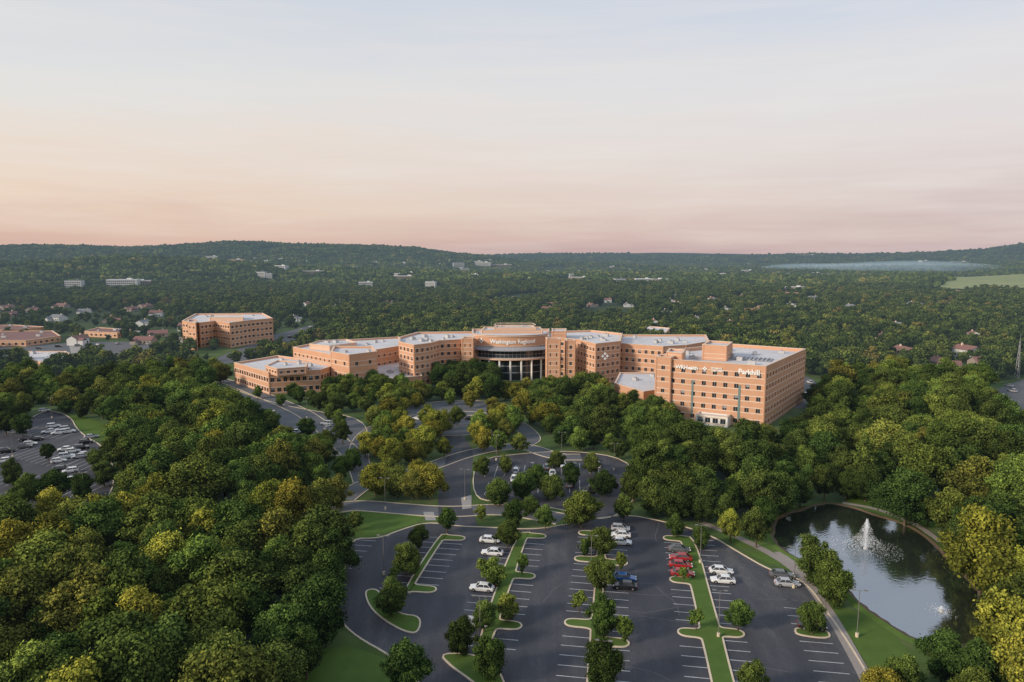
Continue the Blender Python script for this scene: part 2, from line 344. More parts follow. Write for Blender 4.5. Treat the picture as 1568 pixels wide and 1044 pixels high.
def fountain(x,y,h,rad,n):
    mb=MB()
    for i in range(n):
        a=random.random()*6.283;t=random.random();vr=random.choice([.1,.16,.3,.55,1.,1.3])*rad*random.uniform(.8,1.15);hh=h*max(.22,1.02-.7*(vr/rad/1.1))*random.uniform(.88,1.05)
        r=vr*t;z=.1+4*hh*t*(1-t);s=random.uniform(.025,.075)
        if random.random()<.25: r=rad*random.uniform(.4,2.2);z=random.uniform(.06,.3)
        c=Vector((x+r*math.cos(a),y+r*math.sin(a),z));d=Vector((random.gauss(0,1),random.gauss(0,1),random.gauss(0,1))).normalized();e=d.orthogonal().normalized()
        mb.quad(tuple(c-d*s),tuple(c-e*s),tuple(c+d*s),tuple(c+e*s),0)
    mb.cyl(x,y,.0,.35,.5,.4,12,1)
    mb.obj('pond_fountain',['spray','hvac'])
fountain(fx0,fy0,6.6,3.4,9500)
fx,fy=W(1441,936);fountain(fx,fy,.9,1.2,900)
# ---------------------------------------------------------------- buildings
def wall(mb,p0,p1,z0,z1,floors,bay,wf,wh=1.7,sill=1.1,par=.9,B=0,G=1,ST=2,vert=()):
    dx,dy=p1[0]-p0[0],p1[1]-p0[1];Ln=math.hypot(dx,dy);ex,ey=dx/Ln,dy/Ln;nx,ny=ey,-ex
    def bx(s0,s1,o0,o1,za,zb,m):
        q=[]
        for z in (za,zb):
            for s_,o_ in((s0,o1),(s1,o1),(s1,o0),(s0,o0)): q.append((p0[0]+ex*s_+nx*o_,p0[1]+ey*s_+ny*o_,z))
        mb.hexa(q,m)
    fh=(z1-z0)/floors;prev=z0
    for k in range(floors):
        zs=z0+k*fh+sill;zt=zs+wh
        if wf<=0:
            bx(0,Ln,.0,.37,zs-.3,zs-.05,ST);bx(0,Ln,.0,.355,zt+.05,zt+.3,ST);continue
        bx(0,Ln,-.05,.3,prev,zs,B);bx(0,Ln,0,.37,zs-.42,zs-.04,ST);bx(0,Ln,0,.355,zt+.06,zt+.42,ST)
        nb=max(1,round(Ln/bay));bw=Ln/nb;pw=bw*(1-wf)/2
        for i in range(nb):
            s=i*bw;bx(s,s+pw,-.04,.28,zs,zt,B);bx(s+bw-pw,s+bw-.001,-.04,.281,zs,zt,B)
            bx(s+bw/2-.05,s+bw/2+.05,0,.06,zs,zt,8)
            if (i*7+k*3)%5==0: bx(s+pw,s+bw-pw,.0,.02,zs+wh*.45,zt,8)
        prev=zt
    bx(0,Ln,-.35,.3,prev,z1+par,B);bx(0,Ln,-.42,.42,z1+par+.002,z1+par+.2,ST)
    for s0,s1,za,zb in vert: bx(s0,s1,.2,.45,za,zb,6)
BM=['brick','glass','stone','white','roof','hvac','teal','brick2','roofgrey','redroof']
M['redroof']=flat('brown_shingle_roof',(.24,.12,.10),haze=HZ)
def block(name,poly,z0,z1,floors,bay=3.4,wf=.55,parent=None,roof=4,B=0,nowin=(),hv=0,par=.9,wh=1.7,vert=None,seed=1):
    mb=MB();poly=ccw(poly);mb.prism(poly,z0,z1,1 if len(nowin)<len(poly) else B,roof);n=len(poly)
    for i in range(n):
        wall(mb,poly[i],poly[(i+1)%n],z0,z1,floors,bay,0 if i in nowin else wf,wh=wh,par=par,B=B,vert=(vert or {}).get(i,()))
        mb.cyl(*poly[i],z0,z1+par+.03,.5,.5,8,B);mb.cyl(*poly[i],z1+par+.03,z1+par+.215,.58,.58,8,2)
    R=random.Random(seed);P=poly;cx=sum(p[0] for p in P)/n;cy=sum(p[1] for p in P)/n
    ang=math.atan2(P[1][1]-P[0][1],P[1][0]-P[0][0])
    for k in range(hv):
        i=R.randrange(n);t=R.uniform(.1,.72);x=cx+(P[i][0]-cx)*t;y=cy+(P[i][1]-cy)*t;lx=R.uniform(1.2,3.6);ly=R.uniform(1.,2.4);h=R.uniform(.7,1.6)
        mb.box(x,y,z1+.02,z1+h,lx,ly,ang,5);mb.cyl(x,y,z1+h+.003,z1+h+.3,.4*ly,.4*ly,10,8)
    mb.obj(name,BM,parent);EXC.append(offs(poly,1.5));return poly
hosp=empty('hospital_building')
Hz=20.
block('wing_west',WP([(612,526),(634,531),(658,528),(672,524),(730,521),(730,510),(640,511),(612,519)],Hz),0,Hz,5,3.6,.42,hosp,hv=9,seed=2)
block('wing_east',WP([(838,519),(885,522),(912,529),(949,525),(952,513),(905,508),(838,510)],Hz),0,Hz,5,3.6,.42,hosp,hv=9,seed=3)
block('central_block',WP([(724,518),(840,518),(840,506),(724,506)],Hz+.7),0,Hz+.7,5,3.2,.5,hosp,hv=5,seed=4)
block('rear_wing',WP([(946,528),(1015,533),(1050,531),(1085,525),(1080,515),(950,515)],18),0,18,4,3.4,.42,hosp,hv=8,seed=5)
block('surgery_wing',WP([(450,534),(508,545),(575,538),(625,530),(610,518),(500,524)],13.5),0,13.5,3,4.4,.3,hosp,hv=14,seed=6,wh=1.3)
block('stair_block',WP([(508,541),(535,546),(576,541),(570,533),(512,533)],17),0,17,3,9,.2,hosp,hv=2,seed=7)
block('upper_level',WP([(475,528),(505,531),(545,526),(530,521),(490,523)],15.8),13.52,15.8,1,4,0,hosp,hv=4,seed=17,nowin=(0,1,2,3,4),par=.3,B=7)
block('entry_wing',WP([(540,574),(600,581),(645,577),(640,552),(560,556)],5.5),0,5.5,1,4,.5,hosp,hv=3,seed=8,par=.5)
block('clinic_wing',WP([(360,558),(412,573),(490,569),(512,562),(470,553),(425,547)],9.5),0,9.5,2,3,.6,hosp,hv=8,seed=9,wh=1.9)
block('clinic_upper',WP([(408,561),(425,566),(468,563),(470,556),(425,553)],12.5),9.52,12.5,1,3,.4,hosp,hv=2,seed=10,wh=1.2,par=.4)
block('penthouse_wing',WP([(846,508),(866,508),(866,504),(846,504)],24),20.1,24,1,5,0,hosp,seed=5,par=.3,nowin=(0,1,2,3))
block('link_roof',WP([(942,588),(985,601),(1012,597),(1012,572),(950,572)],7),0,7,1,4,.6,hosp,roof=4,hv=2,seed=11,par=.4)
def pil(u0,u1,v,z1,dep,name,wf=.0):
    a=W(u0,v,z1);b=W(u1,v,z1);block(name,[a,b,(b[0],b[1]+dep),(a[0],a[1]+dep)],0,z1,5,3,wf,hosp,hv=0,par=1.2,B=0)
pil(838,857,523,21.5,8,'stair_tower_east',.18);pil(708,724,522,21,8,'stair_tower_west',.18)
pil(868,880,525,20.6,6,'bay_east',.3)
CX,CY=-.8,376.
def arc(R,h0,h1,n): return [(CX+R*math.sin(h0+(h1-h0)*i/n),CY-R*math.cos(h0+(h1-h0)*i/n)) for i in range(n+1)]
HA=math.radians(47)
def arcsolid(mb,R,z0,z1,ms,mt,n=26,R2=None):
    R2=R2 or R;a=arc(R,-HA,HA,n);b=arc(R2,-HA,HA,n);N=n+1;i=len(mb.v)
    mb.v+=[(x,y,z0) for x,y in a]+[(x,y,z1) for x,y in b]
    for k in range(N):
        j=(k+1)%N;mb.f.append((i+k,i+j,i+N+j,i+N+k));mb.m.append(ms)
    mb.f.append(tuple(i+N+k for k in range(N)));mb.m.append(mt);mb.f.append(tuple(i+k for k in reversed(range(N))));mb.m.append(mt)
mb=MB()
arcsolid(mb,25.5,0,10.6,1,8);arcsolid(mb,28.6,10.61,11.5,7,3);arcsolid(mb,26.2,11.51,15.4,1,8);arcsolid(mb,29.2,15.41,15.8,8,8);arcsolid(mb,29.0,15.81,17.3,8,8,26,26.6)
arcsolid(mb,26.5,17.31,23.2,0,4);arcsolid(mb,26.85,22.5,22.9,2,2);arcsolid(mb,26.8,17.6,17.9,2,2);arcsolid(mb,26.9,23.21,23.5,2,4)
for i in range(9):
    a=-HA+2*HA*i/8;mb.cyl(CX+27.7*math.sin(a),CY-27.7*math.cos(a),0,10.6,.5,.5,10,3)
for i in range(20):
    a=-HA+2*HA*(i+.5)/20
    mb.cyl(CX+26.25*math.sin(a),CY-26.25*math.cos(a),11.52,15.4,.09,.09,4,8,a+.785)
for z in (3.5,7): arcsolid(mb,25.62,z,z+.45,8,8)
arcsolid(mb,26.3,13.2,13.4,8,8)
mb.obj('rotunda',BM,hosp)
block('penthouse',WP([(738,507),(830,507),(826,502),(742,502)],24),20.8,24,1,3.2,0,hosp,hv=6,seed=12,nowin=(0,1,2,3),B=7,par=.5)
block('penthouse_upper',WP([(757,502.5),(820,502.5),(815,499.5),(760,499.5)],25.3),24.1,25.3,1,3,0,hosp,nowin=(0,1,2,3),B=7,par=.3)
mb=MB()
for u in (752,766,800,812): x,y=W(u,506,24);mb.cyl(x,y+4,20,28+random.uniform(0,1.5),.07,.03,6,0)
mb.obj('roof_antennas',['hvac'],hosp)
def text_mesh(body,size):
    cu=bpy.data.curves.new('txt','FONT');cu.body=body;cu.size=size;cu.extrude=.1;cu.align_x='CENTER';cu.resolution_u=3;cu.offset=.03*size
    o=bpy.data.objects.new('txt',cu);scene.collection.objects.link(o);bpy.context.view_layer.update()
    me=bpy.data.meshes.new_from_object(o.evaluated_get(bpy.context.evaluated_depsgraph_get()));bpy.data.objects.remove(o);me.materials.clear();me.materials.append(M['letters']);return me
me=text_mesh('Washington Regional',2.8)
for v in me.vertices:
    a=(v.co.x)/26.6+.05;R=26.75+v.co.z;z=v.co.y+19.2;v.co=(CX+R*math.sin(a),CY-R*math.cos(a),z)
link(bpy.data.objects.new('sign_letters',me),hosp)
def logo(x,y,z,s,ang,parent,name='logo_sign'):
    mb=MB();c,sn=math.cos(ang),math.sin(ang)
    for dx,dz in((0,1),(0,-1),(1,0),(-1,0)):
        X=dx*s*.62;Z=dz*s*.62;h=s*.42;q=[]
        for o in(0,-.15):
            for a,b in((-h,0),(0,-h),(h,0),(0,h)): q.append((x+(X+a)*c+(o*sn),y+(X+a)*sn+o*c,z+Z+b))
        mb.hexa(q,0)
    mb.obj(name,['letters'],parent)
a=-.60;logo(CX+26.95*math.sin(a),CY-26.95*math.cos(a),20.2,1.4,a,hosp)
x,y=W(926,528,Hz);logo(x+.1,y-.9,14.5,2.0,.25,hosp)
clin=empty('clinic_building')
CZ=22.
A0=W(1008,554,CZ);A1=W(1172,566,CZ)
cpoly=ccw([A0,A1,W(1232,539,CZ),W(1120,531,CZ),W(1030,540,CZ)])
front=[i for i in range(5) if {cpoly[i],cpoly[(i+1)%5]}=={A0,A1}][0]
flen=math.dist(A0,A1)
block('main_block',cpoly,0,CZ,5,4.1,.38,clin,hv=12,seed=21,wh=1.6,par=1.3,vert={front:[(flen*.335,flen*.335+.7,2.5,15.5),(flen*.77,flen*.77+.8,2.5,15.5)]})
p0=Vector(cpoly[front]);p1=Vector(cpoly[(front+1)%5]);e=(p1-p0).normalized();n=Vector((e.y,-e.x));ang=math.atan2(e.y,e.x)
def bl2(pp,z,z0,z1,name,wf=.0,hv=0,**k): block(name,WP(pp,z),z0,z1,max(1,int((z1-z0)/4.2)),3.6,wf,clin,hv=hv,par=k.get('par',.6),wh=1.4)
block('corner_bay',[tuple(p0-e*.4+n*1.1),tuple(p0+e*5.2+n*1.1),tuple(p0+e*5.2-n*5),tuple(p0-e*.4-n*5)],0,22.9,5,6,.25,clin,wh=1.4,par=1.3)
bl2([(1022,541),(1044,543),(1048,538),(1026,536)],25,22.05,25,'stair_penthouse')
bl2([(1077,530),(1112,532),(1120,526),(1086,524)],27.5,22.05,27.5,'lift_penthouse')
mb=MB();x,y=W(1150,550,22);mb.box(x,y,22.1,22.25,16,9,ang,8)
for i in range(9): mb.box(x+(i-4)*1.6*math.cos(ang),y+(i-4)*1.6*math.sin(ang),22.26,22.7,.3,8,ang,5)
mb.obj('roof_screen',BM,clin)
block('entrance_porch',[tuple(p0+e*flen*.42+n*5),tuple(p0+e*flen*.70+n*5),tuple(p0+e*flen*.70+n*.6),tuple(p0+e*flen*.42+n*.6)],0,3.6,1,2.6,.7,clin,B=3,wh=1.9,par=.3)
def wtext(body,size,s,z,base=.5):
    me=text_mesh(body,size);p=p0+e*s+n*base
    mt=Matrix.Translation((p.x,p.y,z))@Matrix.Rotation(ang,4,'Z')@Matrix.Rotation(math.pi/2,4,'X');me.transform(mt);link(bpy.data.objects.new('sign_letters',me),clin)
wtext('WRHealth',2.0,flen*.285,20.1,.6);wtext('Parkhill',2.6,flen*.86,19.9)
p=p0+e*(flen*.455)+n*.55;logo(p.x,p.y,20.8,.8,ang,clin);wtext('WOMEN\'S',.9,flen*.565,20.9);wtext('AND FAMILY',.8,flen*.575,19.9)
med=empty('office_building')
block('main_block',WP([(280,493),(306,496),(330,493),(352,496),(384,492),(417,489),(402,481),(300,482)],17),0,17,4,4,.5,med,hv=10,seed=30)
block('penthouse',WP([(322,487),(372,487),(370,483),(324,483)],19.3),17.02,19.3,1,3,0,med,B=7,nowin=(0,1,2,3),par=.3)
block('stair_tower',WP([(288,495),(300,496),(301,491),(289,491)],18.3),0,18.3,4,4,.3,med)
def lowb(name,pp,z,roof=8,B=0,fl=1,bay=5):
    e_=empty(name);block('main_block',WP(pp,z),0,z,fl,bay,.4,e_,roof=roof,B=B,hv=4,seed=int(pp[0][0])+5,par=.4)
lowb('warehouse_building',[(25,547),(70,556),(122,550),(100,539),(40,539)],5,4,7)
lowb('school_building',[(-40,522),(40,522),(92,515),(80,507),(-40,508)],4,9)
lowb('school_building',[(-40,506),(30,505),(70,501),(20,498),(-40,499)],4.5,9)
lowb('shop_building',[(130,508),(180,510),(200,505),(150,502)],4,9)
lowb('shop_building',[(1190,452),(1225,455),(1228,449),(1195,447)],9,9,0)
lowb('service_building',[(985,508),(1018,511),(1025,503),(990,500)],9,4,7)
# ---------------------------------------------------------------- distant houses
def gable(name,lx,ly,h,rh,walls,roofc):
    mb=MB();mb.box(0,0,0,h,lx,ly,0,0);a,b=lx/2+.5,ly/2+.5
    mb.quad((-a,-b,h),(a,-b,h),(a,0,h+rh),(-a,0,h+rh),1);mb.quad((a,b,h),(-a,b,h),(-a,0,h+rh),(a,0,h+rh),1)
    for s in(-1,1):
        x=s*lx/2;i=len(mb.v);mb.v+=[(x,-ly/2,h),(x,ly/2,h),(x,0,h+rh-.3)];mb.f.append((i,i+1,i+2));mb.m.append(0)
    for s in(-1,1):
        for k in np.arange(-lx/2+1.5,lx/2-1,2.8): mb.box(k,s*ly/2,1,2.3,1.2,.12,0,2)
    mb.box(.4,-ly/2,0,2.1,1,.16,0,3);mb.box(lx*.25,.6,h,h+rh+.9,.8,.8,0,3)
    mb.box(-lx*.3,-ly/2-2.2,0,h*.8,lx*.32,4.6,0,0);c=-lx*.3;w2=lx*.16+.4;y0=-ly/2-4.8;y1=-ly/2+3
    mb.quad((c-w2,y0,h*.8),(c,y0,h*.8+rh*.7),(c,y1,h*.8+rh*.7),(c-w2,y1,h*.8),1);mb.quad((c,y0,h*.8+rh*.7),(c+w2,y0,h*.8),(c+w2,y1,h*.8),(c,y1,h*.8+rh*.7),1)
    return mb.mesh(name,[walls,roofc,'glass','stone'])
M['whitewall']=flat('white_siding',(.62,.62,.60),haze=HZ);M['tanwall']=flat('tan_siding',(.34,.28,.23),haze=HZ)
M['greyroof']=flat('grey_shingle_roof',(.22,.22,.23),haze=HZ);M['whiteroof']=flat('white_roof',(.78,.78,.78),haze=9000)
hm=[gable('h1',14,9,3.6,2.6,'whitewall','greyroof'),gable('h2',15,9,3.2,2.7,'tanwall','redroof'),gable('h3',12,8,4.6,2.4,'whitewall','redroof'),gable('h4',16,10,3.2,2.8,'tanwall','redroof')]
def clearing(x,y,r,back):
    d=Vector((x,y)).normalized();q=Vector((-d.y,d.x));c=Vector((x,y));EXC.append([tuple(c+d*r*.6+q*r),tuple(c+d*r*.6-q*r),tuple(c-d*back-q*r),tuple(c-d*back+q*r)])
hp=[(1360,520),(1330,513),(1440,562),(1450,575),(1255,452),(1272,452),(1245,460),(875,484),(838,478),(1018,482),(1002,500),(1040,470),(1090,462),(960,470),(905,470),(760,465),(700,470),(600,468),(520,465),(470,470),(50,478),(15,486),(90,492),(130,480),(170,494),(220,500),(240,485),(450,492),(500,478),(540,490),(1385,545),(1480,548),(1510,565),(1400,470),(1300,478),(1210,470),(1150,480),(1530,505),(1490,520),(330,470),(380,462),(270,465),(1120,500),(1060,492)]
rh=random.Random(11)
nbase=len(hp)
for v0 in (474,481,488,496,506,516,526):
    for u0 in range(-20,285,30):
        if rh.random()<.66 and not(v0>500 and u0<110): hp.append((u0+rh.uniform(-10,10),v0+rh.uniform(-3,3)))
for k in range(28): hp.append((rh.uniform(300,1568),rh.uniform(440,478)))
for k in range(7): hp.append((rh.uniform(1290,1560),rh.uniform(490,590)))
for k,(u,v) in enumerate(hp):
    x,y=T(u,v)
    if k>=nbase and any(abs(x-sum(q[0] for q in e_)/len(e_))<36 and abs(y-sum(q[1] for q in e_)/len(e_))<32 for e_ in EXC): continue
    o=link(bpy.data.objects.new('suburban_house',hm[rh.randrange(4)]));o.location=(x,y,float(terrain(x,y)));o.rotation_euler=(0,0,random.uniform(-.4,.4)+random.choice([0,1.57]));s=random.uniform(.85,1.15);o.scale=(s,s,s)
    clearing(x,y,11,32 if v>480 else 60)
def bigb(lx,ly,h,walls,roofc):
    mb=MB();mb.box(0,0,0,h,lx,ly,0,0);mb.box(0,0,h+.01,h+.5,lx+.4,ly+.4,0,1)
    for z in np.arange(1.5,h-2,3.6):
        for s in(-1,1):
            for k in np.arange(-lx/2+2,lx/2-2,4): mb.box(k,s*ly/2,z,z+1.6,2.4,.2,0,2)
    mb.box(lx*.2,0,h+.5,h+2.5,lx*.15,ly*.3,0,1);return mb.mesh('bigb',[walls,roofc,'glass'])
bm_=[bigb(60,26,12,'whitewall','whiteroof'),bigb(85,24,10,'tanwall','whiteroof'),bigb(38,22,13,'whitewall','greyroof')]
bl=[(190,438,1.1),(205,437,1),(115,440,.9),(325,397,1),(360,401,1),(400,424,.8),(430,413,.8),(620,428,.8),(702,409,1.4),(740,407,1.3),(768,409,1.2),(712,416,1),(730,404,1.),(888,430,.8),(948,435,.8),(985,434,.8),(1003,433,.9),(1105,425,.7),(1145,418,.9),(1215,447,.6),(1265,425,.8),(1415,403,1.3),(1470,404,1.3),(1340,392,1.6),(1175,393,2),(1240,394,2),(1300,393,2),(545,415,.8),(480,420,.8),(660,440,.7),(560,440,.6)]
for k in range(42): bl.append((rh.uniform(280,1250),rh.triangular(398,436,408),rh.uniform(.25,.55)))
for k,(u,v,s) in enumerate(bl):
    x,y=T(u,v);o=link(bpy.data.objects.new('distant_building',bm_[k%3]));o.location=(x,y,float(terrain(x,y))-1);o.rotation_euler=(0,0,random.uniform(-.35,.35));o.scale=(s*.8,s*.8,max(s,1.0));clearing(x,y,30*s,110)
mb=MB();fp=[T(1440,443),T(1575,448),T(1640,430),T(1640,420),T(1445,421)]
fc=ccw(fp)
EXC.append(fc)
xs=[p[0] for p in fc];ys=[p[1] for p in fc]
# ---------------------------------------------------------------- tree meshes
bmi=bmesh.new();bmesh.ops.create_icosphere(bmi,subdivisions=2,radius=1);ICOV=np.array([v.co[:] for v in bmi.verts]);ICOF=[tuple(v.index for v in f.verts) for f in bmi.faces];bmi.free()
def unit(a): return a/np.maximum(np.linalg.norm(a,axis=1,keepdims=True),1e-6)
def tree_mesh(name,seed,H,R,nc,nl,ls,leafm,kind='round',trunk=True,core=.8,spread=.30):
    g=np.random.default_rng(seed);C=[];CR=[]
    if kind=='cone':
        for k in range(nc):
            t=(k+.5)/nc;z=H*(.12+.86*t);rad=R*(1-t)**.9*g.uniform(.55,.85);a=k*2.4+g.uniform(-.3,.3);C.append((rad*math.cos(a),rad*math.sin(a),z));CR.append(R*(.12+.25*(1-t)))
    else:
        zc,rz=(.53*H,.45*H)
        d=unit(g.normal(size=(nc,3)));rad=g.uniform(.40,.92,nc)**.7
        th=np.arctan2(d[:,1],d[:,0]);lob=1+.18*np.sin(2*th+seed)+.14*np.sin(5*th+seed*2)
        for k in range(nc):
            if kind=='pyr': taper=1-.55*max(0,d[k,2])
            elif kind=='oval': taper=1-.35*max(0,d[k,2])
            else: taper=1.-.18*max(0,d[k,2])
            if d[k,2]<-.5: taper*=.8
            C.append((d[k,0]*rad[k]*R*lob[k]*taper,d[k,1]*rad[k]*R*lob[k]*taper,zc+d[k,2]*rad[k]*rz));CR.append(R*g.uniform(.12,.33))
        for k in range(5): C.append((g.normal()*R*.15,g.normal()*R*.15,zc+rz*g.uniform(-.4,.4)));CR.append(R*.42)
    C=np.array(C);CR=np.array(CR);n=len(C)
    prob=CR**1.7/np.sum(CR**1.7);idx=g.choice(n,nl,p=prob)
    dr=unit(g.normal(size=(nl,3)));dr[:,2]=np.where((dr[:,2]<-.3)&(g.random(nl)<.5),-dr[:,2],dr[:,2])
    rr=CR[idx]*(.78+spread*np.abs(g.normal(size=nl))+.1*g.random(nl));sq=np.array([1,1,.85])
    p=C[idx]+dr*sq*rr[:,None]
    nn=unit(dr*.9+g.normal(size=(nl,3))*.5+np.array([0,0,.2]));t=unit(np.cross(nn,g.normal(size=(nl,3))));b=np.cross(nn,t)
    s=(ls*g.uniform(.55,1.25,nl))[:,None]
    q=np.stack([p-t*s,p-b*s*.62,p+t*s,p+b*s*.62],1).reshape(-1,3)
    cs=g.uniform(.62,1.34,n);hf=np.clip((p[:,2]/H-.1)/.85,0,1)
    sh=cs[idx]*g.uniform(.6,1.45,nl)*(.48+.80*hf)  # lit tops and shaded undersides painted into leaf tone by height
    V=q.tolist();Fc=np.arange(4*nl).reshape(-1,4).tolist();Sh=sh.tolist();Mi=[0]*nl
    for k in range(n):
        o=len(V);j=1+.18*g.normal(size=(len(ICOV),1));V+=(C[k]+ICOV*sq*CR[k]*core*np.clip(j,.6,1.3)).tolist();Fc+=[[o+i for i in f] for f in ICOF];Sh+=[.40*cs[k]]*len(ICOF);Mi+=[0]*len(ICOF)  # inner blobs coloured darker: painted shade of the crown interior
    if trunk:
        mb=MB();r0=.018*H+.04;mb.cyl(0,0,0,H*.3,r0,r0*.75,7,0);mb.cyl(0,0,H*.3,H*.75,r0*.75,r0*.25,7,0)
        for k in range(min(7,n)):
            c=C[g.integers(n)];mb.tube((0,0,H*g.uniform(.15,.35)),tuple(c),r0*.42,r0*.12,5,0)
        o=len(V);V+=[list(v) for v in mb.v];Fc+=[[o+i for i in f] for f in mb.f];Sh+=[1]*len(mb.f);Mi+=[1]*len(mb.f)
    me=bpy.data.meshes.new(name);me.from_pydata(V,[],Fc);me.materials.append(M[leafm]);me.materials.append(M['bark']);me.polygons.foreach_set('material_index',Mi)
    at=me.attributes.new('shade','FLOAT','FACE');at.data.foreach_set('value',Sh);me.update();return me
NT_=[tree_mesh('crown%d'%i,10+i,10,r,nc,nl,.20,'leaf',k,core=.74) for i,(r,nc,nl,k) in enumerate([(4.2,66,12500,'round'),(3.7,58,11500,'oval'),(4.6,74,13500,'round'),(3.3,54,11000,'pyr'),(4.1,64,12500,'pyr'),(4.7,80,14000,'oval'),(3.9,60,12000,'oval')])]
SM_=[tree_mesh('young%d'%i,40+i,10,r,nc,nl,.34,'leaf',k,core=.5) for i,(r,nc,nl,k) in enumerate([(3.9,40,6000,'oval'),(3.4,34,5400,'pyr'),(2.8,26,3400,'oval')])]
PN_=tree_mesh('conifer',60,10,2.6,60,8000,.2,'leaf','cone')
PAL={'d':(.044,.074,.020),'g':(.065,.104,.026),'l':(.098,.148,.033),'y':(.172,.192,.034),'o':(.118,.142,.033)}
cnt=0
NEAR=[]
def tree(x,y,Ht,c='g',kind=None,wide=1.):
    global cnt
    if kind=='pine': me=PN_;nm='conifer_tree'
    elif kind=='young': me=SM_[random.randrange(2)];nm='young_tree'
    elif kind=='thin': me=SM_[2];nm='young_tree'
    else: me=NT_[random.randrange(7)];nm='deciduous_tree'
    o=link(bpy.data.objects.new(nm,me));o.location=(x,y,0);s=Ht/10;w=s*wide*random.uniform(.82,1.14);o.scale=(w,w,s);o.rotation_euler=(random.uniform(-.05,.05),random.uniform(-.05,.05),random.uniform(0,6.28))
    col=PAL[c];j=random.uniform(.74,1.30);k=random.uniform(.86,1.16);o.color=(col[0]*j*k,col[1]*j,col[2]*j,1);NEAR.append((x,y));cnt+=1
lot_trees=[(685,815,6.6,'g'),(600,943,7,'g'),(622,1062,8.5,'d'),(752,1042,7.2,'g'),(705,1003,6.6,'d'),(741,968,6,'g'),(776,950,5,'l','young'),(755,897,5.5,'l','young'),(738,882,4.2,'l','thin'),(622,880,6.3,'g'),(640,842,6,'g'),(605,893,4,'g','thin'),(777,838,6.4,'g'),(800,880,5,'l','thin'),(920,850,6.5,'g'),(920,905,7,'g'),(922,975,7.2,'g'),(920,1058,8,'d'),(887,937,4.4,'l','thin'),(895,852,4.5,'l','young'),(955,984,5,'l','thin'),(950,875,4.5,'l','thin'),(1066,965,4.4,'l','thin'),(1130,966,6,'g'),(1243,972,6.3,'g'),(1150,1072,6,'g'),(1035,824,5.6,'g'),(1073,840,5.2,'g'),(1046,892,3.6,'l','thin'),(1248,892,9.5,'g'),(1276,928,8.5,'l'),(1158,838,9.5,'d'),(1118,830,8,'y'),(890,808,9,'l'),(955,798,7.5,'g'),(835,812,6.5,'g'),(765,775,7,'g'),(545,812,5,'g'),(737,797,4.5,'o','young'),(812,788,5,'g'),
 (575,760,9.5,'y'),(610,762,9,'o'),(655,762,9.5,'y'),(640,742,8,'y'),(595,742,8,'o'),(632,765,8.5,'o'),(450,815,12,'y'),(412,812,12.5,'y'),(490,800,11,'o'),(515,780,9,'o'),(480,722,10,'o'),(500,715,9,'g'),(1385,805,13,'d'),(1500,912,17,'y'),(1548,1040,14,'y'),(1568,1090,12,'y'),(1440,1045,8,'d'),(1385,1085,8,'g'),(1350,1095,7,'y'),(1500,1070,9,'d'),(1325,768,9,'d'),(1225,776,9,'d'),(1262,766,10,'d'),(1160,790,11,'d'),(1035,800,10,'d'),(1000,790,10,'g'),(1070,800,9,'d'),(1110,805,8,'d'),(1190,785,10,'d'),(1295,765,8,'g'),(1420,806,8,'g'),
 (1570,890,12,'l'),(1590,830,14,'g'),(1545,800,15,'l'),(1560,700,14,'d'),(1475,700,14,'l'),(1500,770,10,'g','thin'),
 (495,985,11,'d'),(478,955,11,'d'),(500,930,11,'g'),(508,888,10,'d'),(465,1000,11,'d'),(435,1015,10,'g'),(515,850,10,'d'),(470,1040,9,'d'),(200,840,13,'y'),(75,820,12,'y'),(235,850,13,'o'),(165,830,12,'y'),(420,1085,9,'d'),(60,1110,11,'l'),(40,850,12,'o'),(120,850,12,'o')]
for t in lot_trees:
    x,y=W(t[0],t[1]);tree(x,y,t[2],t[3],t[4] if len(t)>4 else None,wide=1.0)
x,y=W(1322,758);tree(x,y,17,'g','pine');x,y=W(240,770);tree(x,y,11,'o','pine');x,y=W(1100,560);tree(x,y+60,17,'g','pine')
def inpoly(px,py,poly):
    r=np.zeros(len(px),bool);n=len(poly)
    for i in range(n):
        x0,y0=poly[i];x1,y1=poly[(i+1)%n]
        if y0==y1: continue
        c=((y0>py)!=(y1>py))&(px<(x1-x0)*(py-y0)/(y1-y0)+x0);r^=c
    return r
def excluded(px,py):
    r=np.zeros(len(px),bool)
    for e_ in EXC:
        a=np.array(e_);k=(px>a[:,0].min())&(px<a[:,0].max())&(py>a[:,1].min())&(py<a[:,1].max())
        if k.any(): r[k]|=inpoly(px[k],py[k],e_)
    for pts,hw in ROADS:
        k=np.where((px>pts[:,0].min()-5)&(px<pts[:,0].max()+5)&(py>pts[:,1].min()-5)&(py<pts[:,1].max()+5)&(~r))[0]
        if len(k):
            d=np.min(np.hypot(px[k,None]-pts[None,:,0],py[k,None]-pts[None,:,1]),1);r[k]|=d<hw+.6
    return r
def grid(poly,s,jit=.40,g=rng):
    a=np.array(poly);xs=np.arange(a[:,0].min(),a[:,0].max(),s);ys=np.arange(a[:,1].min(),a[:,1].max(),s*.88)
    X,Y=np.meshgrid(xs,ys);X=X+(np.arange(len(ys))%2)[:,None]*s/2;X=X.ravel()+g.uniform(-jit,jit,X.size)*s;Y=Y.ravel()+g.uniform(-jit,jit,Y.size)*s
    k=inpoly(X,Y,poly);X,Y=X[k],Y[k];k=~excluded(X,Y);return X[k],Y[k]
